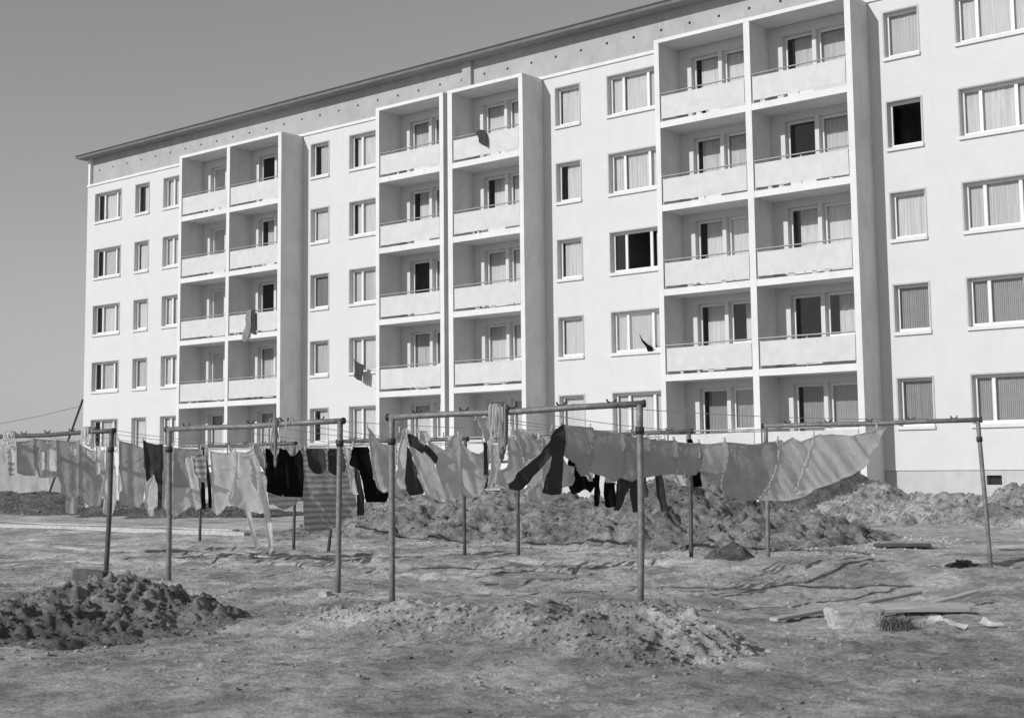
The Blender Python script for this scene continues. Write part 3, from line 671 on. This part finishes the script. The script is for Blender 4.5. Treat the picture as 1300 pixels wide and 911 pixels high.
# things hanging on the building
def flat_cloth(name, label, cat, pts, v, mt, amp=.03, rz=0):
    bm = bmesh.new(); bm.faces.new([bm.verts.new((x, v, z)) for x, z in pts])
    xs = [p[0] for p in pts]; zs = [p[1] for p in pts]
    for ax, lo, hi in ((0, min(xs), max(xs)), (2, min(zs), max(zs))):
        q = lo + .04
        while q < hi - .005:
            co = [0, 0, 0]; co[ax] = q; no = [0, 0, 0]; no[ax] = 1
            bmesh.ops.bisect_plane(bm, geom=bm.verts[:] + bm.edges[:] + bm.faces[:], plane_co=co, plane_no=no); q += .05
    bmesh.ops.triangulate(bm, faces=bm.faces)
    for w in bm.verts: w.co.y += amp * math.sin(w.co.x * 22 + w.co.z * 3) + amp * noise.noise(w.co * 4)
    o = obj(name, bm, mt, None, True); m = o.modifiers.new('t', 'SOLIDIFY'); m.thickness = .006; tag(o, label, cat); return o
flat_cloth('blanket', 'light bedspread hung over the balcony rail of the third storey at the left', 'bedspread',
           [(-46.04, 6.72), (-46.15, 6.1), (-46.41, 5.48), (-46.18, 5.36), (-45.9, 5.6), (-45.74, 6.1), (-45.76, 6.74)], -1.27, cmat('mid', 0))
flat_cloth('blanket', 'dark cloth hung over the balcony rail right beside the light bedspread', 'blanket',
           [(-45.74, 6.73), (-45.86, 6.1), (-45.84, 5.75), (-45.48, 5.64), (-45.5, 6.2), (-45.52, 6.72)], -1.25, cmat('dark', 0))
flat_cloth('rag', 'dark pointed cloth flapping over the top floor balcony panel', 'rag',
           [(-33.12, 12.30), (-32.92, 12.05), (-32.94, 11.9), (-32.5, 11.64), (-32.52, 12.0), (-32.6, 12.3), (-32.9, 12.36)], -1.27, cmat('dark', 0))
f = flat_cloth('rag', 'dark rag hung out of the second storey window left of the middle balconies', 'rag',
           [(-40.43, 4.36), (-40.2, 4.22), (-39.88, 4.1), (-39.95, 3.44), (-40.2, 3.52), (-40.44, 3.64)], -.40, cmat('dark', 0))
bm = bmesh.new(); tube(bm, [(-40.3, -.02, 3.92), (-40.42, -.42, 4.36), (-40.44, -.44, 4.4)], .012, 6); tube(bm, [(-39.36, -.12, 3.86), (-39.3, -.3, 3.1)], .012, 6); tube(bm, [(-40.3, -.1, 3.93), (-39.3, -.14, 3.88)], .012, 6)
o = obj('drying_stick', bm, M['rail']); tag(o, 'thin drying stick fixed to the window sill beside the dark rag', 'stick')
flat_cloth('rag', 'black curved rag standing up from the sill of the wide second storey window', 'rag',
           [(-26.78, 4.48), (-26.62, 4.25), (-26.42, 4.08), (-26.22, 3.97), (-26.22, 3.84), (-26.44, 3.84), (-26.5, 4.0), (-26.66, 4.2)], -.10, cmat('black', 0), .01)

# ------------------------------------------------------------------ ground
def smooth(a, b, x):
    t = max(0, min(1, (x - a) / (b - a))); return t * t * (3 - 2 * t)
def fb(x, y, s, o=4):
    return noise.fractal(Vector((x * s, y * s, 1.7)), 1.0, 2.1, o)
def gz(x, y):
    z = -1.5
    far = smooth(40, 160, math.hypot(x + 10, y + 30))
    z += .18 * smooth(-9, -1, y) * (1 - far)
    z += (.06 * fb(x, y, .35, 3) + .045 * fb(x, y, 1.1, 5) + .008 * (.5 - 2 * abs(noise.noise(Vector((x * 2.2, y * 2.2, 9))))) + .022 * fb(x, y, 5, 5) + .010 * 1.7 * noise.noise(Vector((x * 15, y * 15, 2)))) * (1 - far)
    # raised lit bank before the back row at the right, hollow in front of it
    bank = math.exp(-((y + 21.6 + .25 * fb(x, 3, .6)) / .9) ** 2) * smooth(-12.8, -10.5, x)
    z += .16 * bank
    hol = math.exp(-((y + 24.6) / 1.5) ** 2) * math.exp(-((x + 7.5) / 3.4) ** 2)
    z -= .12 * hol
    # wheel ruts running along the block
    for c, a in ((-24.9, .06), (-23.5, .07), (-22.3, .04), (-19.4, .06), (-18.0, .06)):
        yy = y - c - .012 * (x + 18) - .25 * fb(x, c, .25, 2)
        z -= a * math.exp(-(yy / .16) ** 2) * (1 if x < -11 else .15) - (1 if x < -11 else .2) * a * .5 * math.exp(-((abs(yy) - .28) / .1) ** 2)
    # crumbly strip of thrown-up earth in the foreground
    fg = math.exp(-((y + 29.7 + .03 * (x + 9)) / .9) ** 2) * smooth(-11.6, -9.6, x) * (1 - smooth(-6.8, -5.6, x))
    z += fg * (.16 + .10 * noise.noise(Vector((x * 2.3, y * 2.3, 5))) + .035 * abs(fb(x, y, 5, 4)))
    return z
def axis(c0, c1, st, far, k=1.13):
    v = []; x = c0
    while x < c1: v.append(x); x += st
    s = st
    up = []
    while x < far: up.append(x); s *= k; x += s
    lo = []; x = c0; s = st
    while x > -far: s *= k; x -= s; lo.append(x)
    return lo[::-1] + v + up
def grid_sheet(name, xs, ys, fz, m):
    nx, ny = len(xs), len(ys)
    verts = [(x, y, fz(x, y)) for y in ys for x in xs]
    faces = [(j * nx + i, j * nx + i + 1, (j + 1) * nx + i + 1, (j + 1) * nx + i) for j in range(ny - 1) for i in range(nx - 1)]
    me = bpy.data.meshes.new(name); me.from_pydata(verts, [], faces); me.update()
    me.polygons.foreach_set('use_smooth', [True] * len(me.polygons)); me.materials.append(m)
    o = bpy.data.objects.new(name, me); COL.objects.link(o); return o
xs = axis(-19, -4.5, .045, 3000); ys = axis(-32, -20, .045, 3000)
g = grid_sheet('ground', xs, ys, gz, M['ground']); tag(g, kind='structure')
# the block must not have soil inside: the ground passes under it
# ------------------------------------------------------------------ heaps of dug earth
HB = []
def heap(label, crest, v0, wf, wb, m, st=.06, rough=.12, lump=1.0, seed=0):
    """ridge of earth: crest = [(u, z)], front and back widths"""
    us = [c[0] for c in crest]; u0, u1 = us[0], us[-1]
    def H(x):
        if x <= u0: return crest[0][1] - (u0 - x) * .75
        if x >= u1: return crest[-1][1] - (x - u1) * .75
        for (a, za), (b, zb) in zip(crest, crest[1:]):
            if a <= x <= b:
                t = (x - a) / (b - a); t = t * t * (3 - 2 * t); return za + (zb - za) * t
    base = -1.56
    def fz(x, y):
        yc = v0 + .35 * noise.noise(Vector((x * .5, seed, 0)))
        h = H(x) + 1.5
        dy = y - yc; w = (wf if dy < 0 else wb) * (1 + .25 * noise.noise(Vector((x * .8, seed + 4, 0))))
        p = max(0, 1 - (abs(dy) / w) ** 1.25)
        p = p if p < .85 else .85 + (p - .85) * .6
        z = h * p * 1.04
        n = .45 * abs(fb(x + seed, y, .9, 3)) + .55 * noise.noise(Vector((x * 2.6, y * 2.6, seed)))
        c = noise.voronoi(Vector((x * 4.5, y * 4.5, seed)))[0][0]
        c2 = noise.voronoi(Vector((x * 11, y * 11, seed)))[0][0]
        env = min(1, max(0, z) * 6)
        z += env * rough * (n * .6 + (.5 if v0 < -28 else .8) * (.5 - 2 * abs(noise.noise(Vector((x * 1.9 + seed, y * 1.9, 4))))) + .45 * (.5 - 2 * abs(noise.noise(Vector((x * 5 + seed, y * 5, 4))))) + lump * (.4 - c) * .22 + lump * (.4 - c2) * .30 + .42 * fb(x, y, 4, 5) + .22 * fb(x, y + 9, 15, 3))
        if v0 < -28: z += env * rough * (-.3 * (.5 - 2 * abs(noise.noise(Vector((x * 1.9 + seed, y * 1.9, 4))))) + .10 * fb(x, y, 18, 3) + .22 * (.35 - noise.voronoi(Vector((x * 22, y * 22, seed)))[0][0]))
        g0 = gz(x, y) if y < -2 else -1.35
        return g0 + z - .05 + (0 if z > .02 else -.08)
    xs = []; x = u0 - 1.2
    while x < u1 + 1.2: xs.append(x); x += st
    ys = []; y = v0 - wf * 1.2
    while y < v0 + wb * 1.2: ys.append(y); y += st
    o = grid_sheet('earth_heap', xs, ys, fz, m); tag(o, label, 'earth heap', 'heaps of dug earth')
    HB.append((u0, u1, v0, wf, fz, m))
    return o
heap('long heap of dark dug earth behind the middle of the washing',
     [(-26.2, -1.42), (-25.6, -1.28), (-24.6, -1.02), (-23.9, -.64), (-23.2, -.66), (-22.4, -.60), (-21.6, -.46), (-20.9, -.38), (-20, -.48), (-19.1, -.68), (-18, -.72), (-17.0, -.58),
      (-16.2, -.28), (-15.6, -.2), (-15.1, -.22), (-14.5, -.6), (-13.9, -.82), (-13.2, -.95), (-12.5, -1.08), (-11.8, -1.3)], -14.8, 3.2, 2.2, M['soil'], .055, .2, 1, 3)
heap('dark earth cone against the balcony tower at the right', [(-20.2, -1.2), (-19.6, -.95), (-18.9, -.6), (-17.9, -.34), (-17.4, -.28), (-16.8, -.6), (-16.2, -1.0)],
     -3.6, 2.2, 1.2, M['darksoil'], .08, .14, .7, 9)
heap('long pale heap of crumbled earth in front of the plinth at the right',
     [(-17.6, -1.3), (-16.6, -.96), (-15.9, -.68), (-15.5, -.6), (-15.0, -.86), (-14.5, -.84), (-14.0, -.80), (-13.5, -.88), (-12.9, -.84), (-12.2, -.66), (-11.5, -.6), (-10.6, -.8), (-9.6, -1.3)],
     -5.5, 2.2, 1.8, M['palesoil'], .07, .2, 1.2, 14)
heap('low dark earth bank at the far left behind the washing', [(-56, -1.0), (-51, -.8), (-48.8, -.74), (-46.5, -.84), (-45, -.95), (-43, -1.15), (-39.4, -1.15), (-37, -1.22), (-34.5, -1.4)],
     -9.5, 3.2, 2.5, M['darksoil'], .12, .12, .7, 21)
heap('cloddy dark earth heap in the left foreground', [(-14.4, -1.5), (-13.7, -1.3), (-12.95, -1.24), (-12.4, -1.10), (-11.9, -1.10), (-11.3, -1.3), (-10.8, -1.44), (-10.3, -1.52)],
     -30.7, 2.9, 1.3, M['soil'], .024, .17, 1.2, 27)
heap('low pale ridge of crumbled earth across the middle foreground', [(-10.4, -1.47), (-9.7, -1.42), (-9.0, -1.38), (-8.3, -1.40), (-7.6, -1.38), (-7.0, -1.33), (-6.5, -1.26), (-6.15, -1.2), (-5.9, -1.26), (-5.6, -1.42)],
     -29.55, 1.3, .6, M['ground'], .024, .12, 1.2, 33)
heap('small round dark lump of earth left of the back row post', [(-11.0, -1.44), (-10.8, -1.28), (-10.62, -1.24), (-10.45, -1.3), (-10.3, -1.45)],
     -21.35, .4, .35, M['darksoil'], .03, .05, 1.0, 40)

heap('flat dark patch at the foot of the lone right laundry post', [(-8.3, -1.46), (-8.05, -1.38), (-7.8, -1.40), (-7.5, -1.46)], -19.35, .35, .25, M['darksoil'], .03, .08, 1.0, 52)  # low irregular mound in the darkest ground tone
# loose clods: stuff
bm = bmesh.new(); rc = random.Random(5)
protos = []
for k in range(5):
    p = bmesh.new(); bmesh.ops.create_icosphere(p, subdivisions=1 if k < 4 else 2, radius=1)
    for v in p.verts: v.co *= 1 + .45 * noise.noise(v.co * 1.6 + Vector((k * 9, 0, 0))); v.co.z *= .7
    protos.append(([v.co.copy() for v in p.verts], [[v.index for v in f.verts] for f in p.faces])); p.free()
V_, F_ = [], []
def clod(x, y, z, s):
    vs, fs_ = rc.choice(protos); a = rc.uniform(0, 6.28); ca, sa = math.cos(a), math.sin(a); b0 = len(V_); ex = rc.uniform(.7, 1.4)
    for v in vs: V_.append((x + s * (v.x * ca * ex - v.y * sa), y + s * (v.x * sa * ex + v.y * ca), z + s * v.z + s * .2))
    for f_ in fs_: F_.append([b0 + i for i in f_])
for i in range(16000):
    x = rc.uniform(-24, -3.5); y = rc.uniform(-33, -19)
    dens = .22 + .78 * smooth(.0, .35, noise.noise(Vector((x * .7, y * .7, 2))))
    if y < -28.5: dens += .3
    if rc.random() < dens: clod(x, y, gz(x, y), .006 + .022 * rc.random() ** 3)
for i in range(2600):
    x = rc.uniform(-20, -10); y = rc.uniform(-19, -12); clod(x, y, gz(x, y), .012 + .035 * rc.random() ** 4)
split = len(V_)
V1, F1 = V_, F_; V_, F_ = [], []
VP, FP = [], []
for (u0, u1, v0, wf, fz, hm) in HB:
    if hm is M['ground'] or hm is M['palesoil']: (V_, F_), keep = (V1, F1), (V_, F_)
    else: keep = None
    n = int((900 if v0 < -28 else 260) * (u1 - u0) * (1 if v0 < -20 else .7)); 
    for i in range(min(n, 6500)):
        x = rc.uniform(u0 - .3, u1 + .3); y = rc.uniform(v0 - wf * 1.05, v0 + .3); s = (.006 + .024 * rc.random() ** 3) * (1 if v0 < -20 else 1.5)
        z = fz(x, y)
        if z > gz(x, y) - .03: clod(x, y, z, s)
    if keep: V_, F_ = keep
for vv, ff, mm, lb in ((V1, F1, M['ground'], 'loose clods of earth scattered over the trodden ground'), (V_, F_, M['soil'], 'loose clods of earth lying on the heaps')):
    me = bpy.data.meshes.new('soil_clods'); me.from_pydata(vv, [], ff); me.update(); me.materials.append(mm)
    o = bpy.data.objects.new('soil_clods', me); COL.objects.link(o); tag(o, lb, kind='stuff')

# ------------------------------------------------------------------ debris
def plank(name, label, a, b, w, h, m, group=None, tilt=0):
    a, b = Vector(a), Vector(b); L = (b - a).length; bm = bmesh.new(); box(bm, 0, L, -w / 2, w / 2, -h / 2, h / 2, .006)
    bmesh.ops.subdivide_edges(bm, edges=[e for e in bm.edges if e.calc_length() > L * .8], cuts=10)
    for v in bm.verts: v.co.z += .012 * noise.noise(Vector((v.co.x * 1.3, L, 0))); v.co.y += .01 * noise.noise(Vector((v.co.x * 2, 7, L)))
    o = obj(name, bm, m, None); o.location = a; d = (b - a)
    o.rotation_euler = (tilt, -math.atan2(d.z, math.hypot(d.x, d.y)), math.atan2(d.y, d.x)); return tag(o, label, 'plank', group)
def G(x, y, h=0): return (x, y, gz(x, y) + h)
plank('plank', 'long thin plank propped on rubble, running to the upper right', G(-6.9, -26.85, .03), G(-6.6, -24.1, .13), .10, .035, M['wood'])
plank('plank', 'wide light board lying flat right of the broken concrete block', G(-6.42, -25.55, .08), G(-5.73, -24.9, .06), .22, .05, M['wood'], tilt=.15)
plank('plank', 'short plank crossing under the wide light board', G(-6.3, -25.3, .03), G(-5.9, -24.2, .16), .09, .03, M['wood'])
plank('plank', 'dark tarred beam lying at the foot of the left laundry post', G(-17.15, -28.0, .07), G(-16.35, -28.05, .09), .13, .15, M['darkwood'])
plank('plank', 'small flat board lying on the ground above the dark beam', G(-20.5, -26.0, .03), G(-19.7, -25.8, .03), .12, .03, M['wood'])
plank('plank', 'pale plank lying along the crest of the middle earth heap', (-21.9, -15.3, -.52), (-20.2, -15.2, -.50), .14, .05, M['wood'])
plank('plank', 'small dark board lying flat in the distance before the pale heap', G(-11.0, -15.9, .05), G(-10.1, -15.5, .08), .3, .05, M['darkwood'])
plank('plank', 'grey board lying flat right of the small dark board', G(-9.3, -14.6, .06), G(-8.2, -13.9, .1), .3, .05, M['wood'])
def rock(name, label, cat, loc, size, m, seed, sub=3, blocky=.0, rz=0):
    bm = bmesh.new(); bmesh.ops.create_cube(bm, size=1)
    bmesh.ops.bevel(bm, geom=bm.edges[:], offset=.07, segments=1, affect='EDGES')
    bmesh.ops.subdivide_edges(bm, edges=bm.edges[:], cuts=5, use_grid_fill=True)
    for v in bm.verts:
        v.co *= 1 + blocky * noise.noise(v.co * 2 + Vector((seed, 0, 0))) + .10 * noise.noise(v.co * 7 + Vector((0, seed, 0)))
        v.co = Vector((v.co.x * size[0], v.co.y * size[1], v.co.z * size[2]))
    o = obj(name, bm, m, None); o.location = loc; o.rotation_euler = (.08, -.05, rz); return tag(o, label, cat)
rock('concrete_block', 'broken pale concrete block in the right foreground', 'concrete block', G(-5.98, -26.95, .07), (.48, .25, .2), M['stone'], 3, blocky=.10, rz=.85)
rock('stone', 'small pale stone lying right of the light board', 'stone', G(-4.9, -24.6, .03), (.12, .1, .08), M['stone'], 8, blocky=.3)
rock('stone', 'small light stone in the lower left corner of the washing yard', 'stone', G(-12.2, -27.9, .02), (.14, .1, .07), M['stone'], 17, blocky=.3)
rock('stone', 'white stone on the heap below the small white rag', 'stone', (-16.0, -15.9, -.70), (.22, .2, .2), M['paper'], 19, blocky=.3)
plank('ground_strip', 'nearer long pale strip lying across the yard at the far left', G(-37.5, -18.6, .02), G(-25.0, -18.5, .0), .22, .12, M['stone'])  # two long low pale strips across the far left of the yard
plank('ground_strip', 'farther long pale strip lying across the yard at the far left', G(-42.5, -16.6, .02), G(-27.5, -16.8, .0), .22, .12, M['stone'])
# tuft of dry grass and torn paper
bm = bmesh.new(); rg = random.Random(3)
for i in range(420):
    x = rg.gauss(0, .08); y = rg.gauss(0, .07); h = rg.uniform(.04, .17); a = rg.uniform(0, 6.28); w = .004; lean = rg.uniform(.02, .12)
    p = Vector((x, y, -.02)); q = p + Vector((math.cos(a) * lean * .4, math.sin(a) * lean * .4, h * .6)); t = p + Vector((math.cos(a) * lean * 1.4, math.sin(a) * lean * 1.4, h))
    s = Vector((-math.sin(a) * w, math.cos(a) * w, 0))
    v = [bm.verts.new(c) for c in (p - s, p + s, q + s * .8, q - s * .8, t)]
    bm.faces.new((v[0], v[1], v[2], v[3])); bm.faces.new((v[3], v[2], v[4]))
o = obj('grass_tuft', bm, M['grass'], None); o.location = G(-5.55, -27.0); tag(o, 'tuft of dry grass right of the broken concrete block', 'grass tuft')
def scrap(label, loc, L, W, rz, seed):
    bm = bmesh.new(); n = 16; k = 6; g_ = [[None] * (k + 1) for _ in range(n + 1)]
    for i in range(n + 1):
        for j in range(k + 1):
            x = L * i / n; y = W * (j / k - .5) * (1 - .7 * (i / n) * abs(noise.noise(Vector((seed, 0, i * .3)))) - .35 * i / n) + .03 * noise.noise(Vector((x * 9, seed, 0)))
            g_[i][j] = bm.verts.new((x, y, .035 + .05 * noise.noise(Vector((x * 7, y * 12, seed))) + .04 * (1 - i / n)))
    for i in range(n):
        for j in range(k): bm.faces.new((g_[i][j], g_[i + 1][j], g_[i + 1][j + 1], g_[i][j + 1]))
    o = obj('paper_scrap', bm, M['paper'], None, False); o.location = loc; o.rotation_euler = (0, 0, rz)
    m = o.modifiers.new('t', 'SOLIDIFY'); m.thickness = .006; tag(o, label, 'paper')
scrap('torn white paper or sacking lying right of the grass tuft', G(-5.35, -26.75, .02), .42, .15, -.25, 4)
scrap('narrow torn strip of paper right of the larger torn paper', G(-4.95, -26.5, .0), .22, .08, -.2, 11)
# thin mast standing behind the left corner of the block
bm = bmesh.new(); tube(bm, [(-66.35, 2, -1.6), (-63.13, 2, 3.7)], .055, 8)
for x_, z_ in ((0, 0),): pass
tube(bm, [(-71.5, 2, 2.65), (-67, 2, 2.98), (-63.4, 2, 3.36)], .012, 5)
o = obj('mast', bm, M['mast']); tag(o, 'leaning dark pole with a wire beside the left corner of the block', 'pole')

# ------------------------------------------------------------------ camera, sun, sky
cam = bpy.data.cameras.new('camera'); co = bpy.data.objects.new('camera', cam); COL.objects.link(co)
bpy.context.scene.camera = co
yaw, pitch, roll = R(-39.69), R(5.87), R(-0.62)
f = Vector((math.sin(yaw) * math.cos(pitch), math.cos(yaw) * math.cos(pitch), math.sin(pitch)))
r = Vector((math.cos(yaw), -math.sin(yaw), 0)); u = r.cross(f)
c, s = math.cos(roll), math.sin(roll); r2 = r * c + u * s; u2 = u * c - r * s
mw = Matrix((( r2.x, u2.x, -f.x, 0), (r2.y, u2.y, -f.y, -39.135), (r2.z, u2.z, -f.z, 0), (0, 0, 0, 1)))
co.matrix_world = mw
cam.sensor_width = 36; cam.lens = 36 * 1761.0 / 1300; cam.shift_y = -44.5 / 1300; cam.clip_end = 12000; cam.clip_start = .1
EL, AZ = R(27.4), R(15.8)
sd = Vector((-math.sin(AZ) * math.cos(EL), -math.cos(AZ) * math.cos(EL), math.sin(EL)))
sun = bpy.data.lights.new('sun', 'SUN'); sun.energy = 3.05; sun.angle = R(.53); sun.color = (1, 1, 1)
so = bpy.data.objects.new('sun', sun); COL.objects.link(so); so.rotation_euler = sd.to_track_quat('Z', 'Y').to_euler(); so.location = (0, -60, 60)
w = bpy.data.worlds.new('World'); bpy.context.scene.world = w; w.use_nodes = True
nt = w.node_tree; N = nt.nodes; L = nt.links; bg = N['Background']
sky = N.new('ShaderNodeTexSky'); sp = N.new('ShaderNodeSeparateColor'); ad = N.new('ShaderNodeMath'); ad.operation = 'ADD'; mu = N.new('ShaderNodeMath'); mu.operation = 'MULTIPLY'; sky.sky_type = 'NISHITA'; sky.sun_disc = False
sky.sun_elevation = EL; sky.sun_rotation = R(180) + AZ; sky.air_density = 1.0; sky.dust_density = 0.0; sky.ozone_density = 1.0
# blue-sensitive black and white film: the grey of the sky is mostly its blue
L.new(sky.outputs[0], sp.inputs[0]); mu.inputs[1].default_value = .55; L.new(sp.outputs[2], mu.inputs[0]); g2 = N.new('ShaderNodeMath'); g2.operation = 'MULTIPLY'; g2.inputs[1].default_value = .25; L.new(sp.outputs[1], g2.inputs[0])
L.new(mu.outputs[0], ad.inputs[0]); L.new(g2.outputs[0], ad.inputs[1]); L.new(ad.outputs[0], bg.inputs['Color'])
bg.inputs['Strength'].default_value = .086
sc = bpy.context.scene
sc.view_settings.view_transform = 'Standard'; sc.view_settings.look = 'None'; sc.view_settings.exposure = .2; sc.view_settings.gamma = 1
sc.view_settings.use_curve_mapping = False
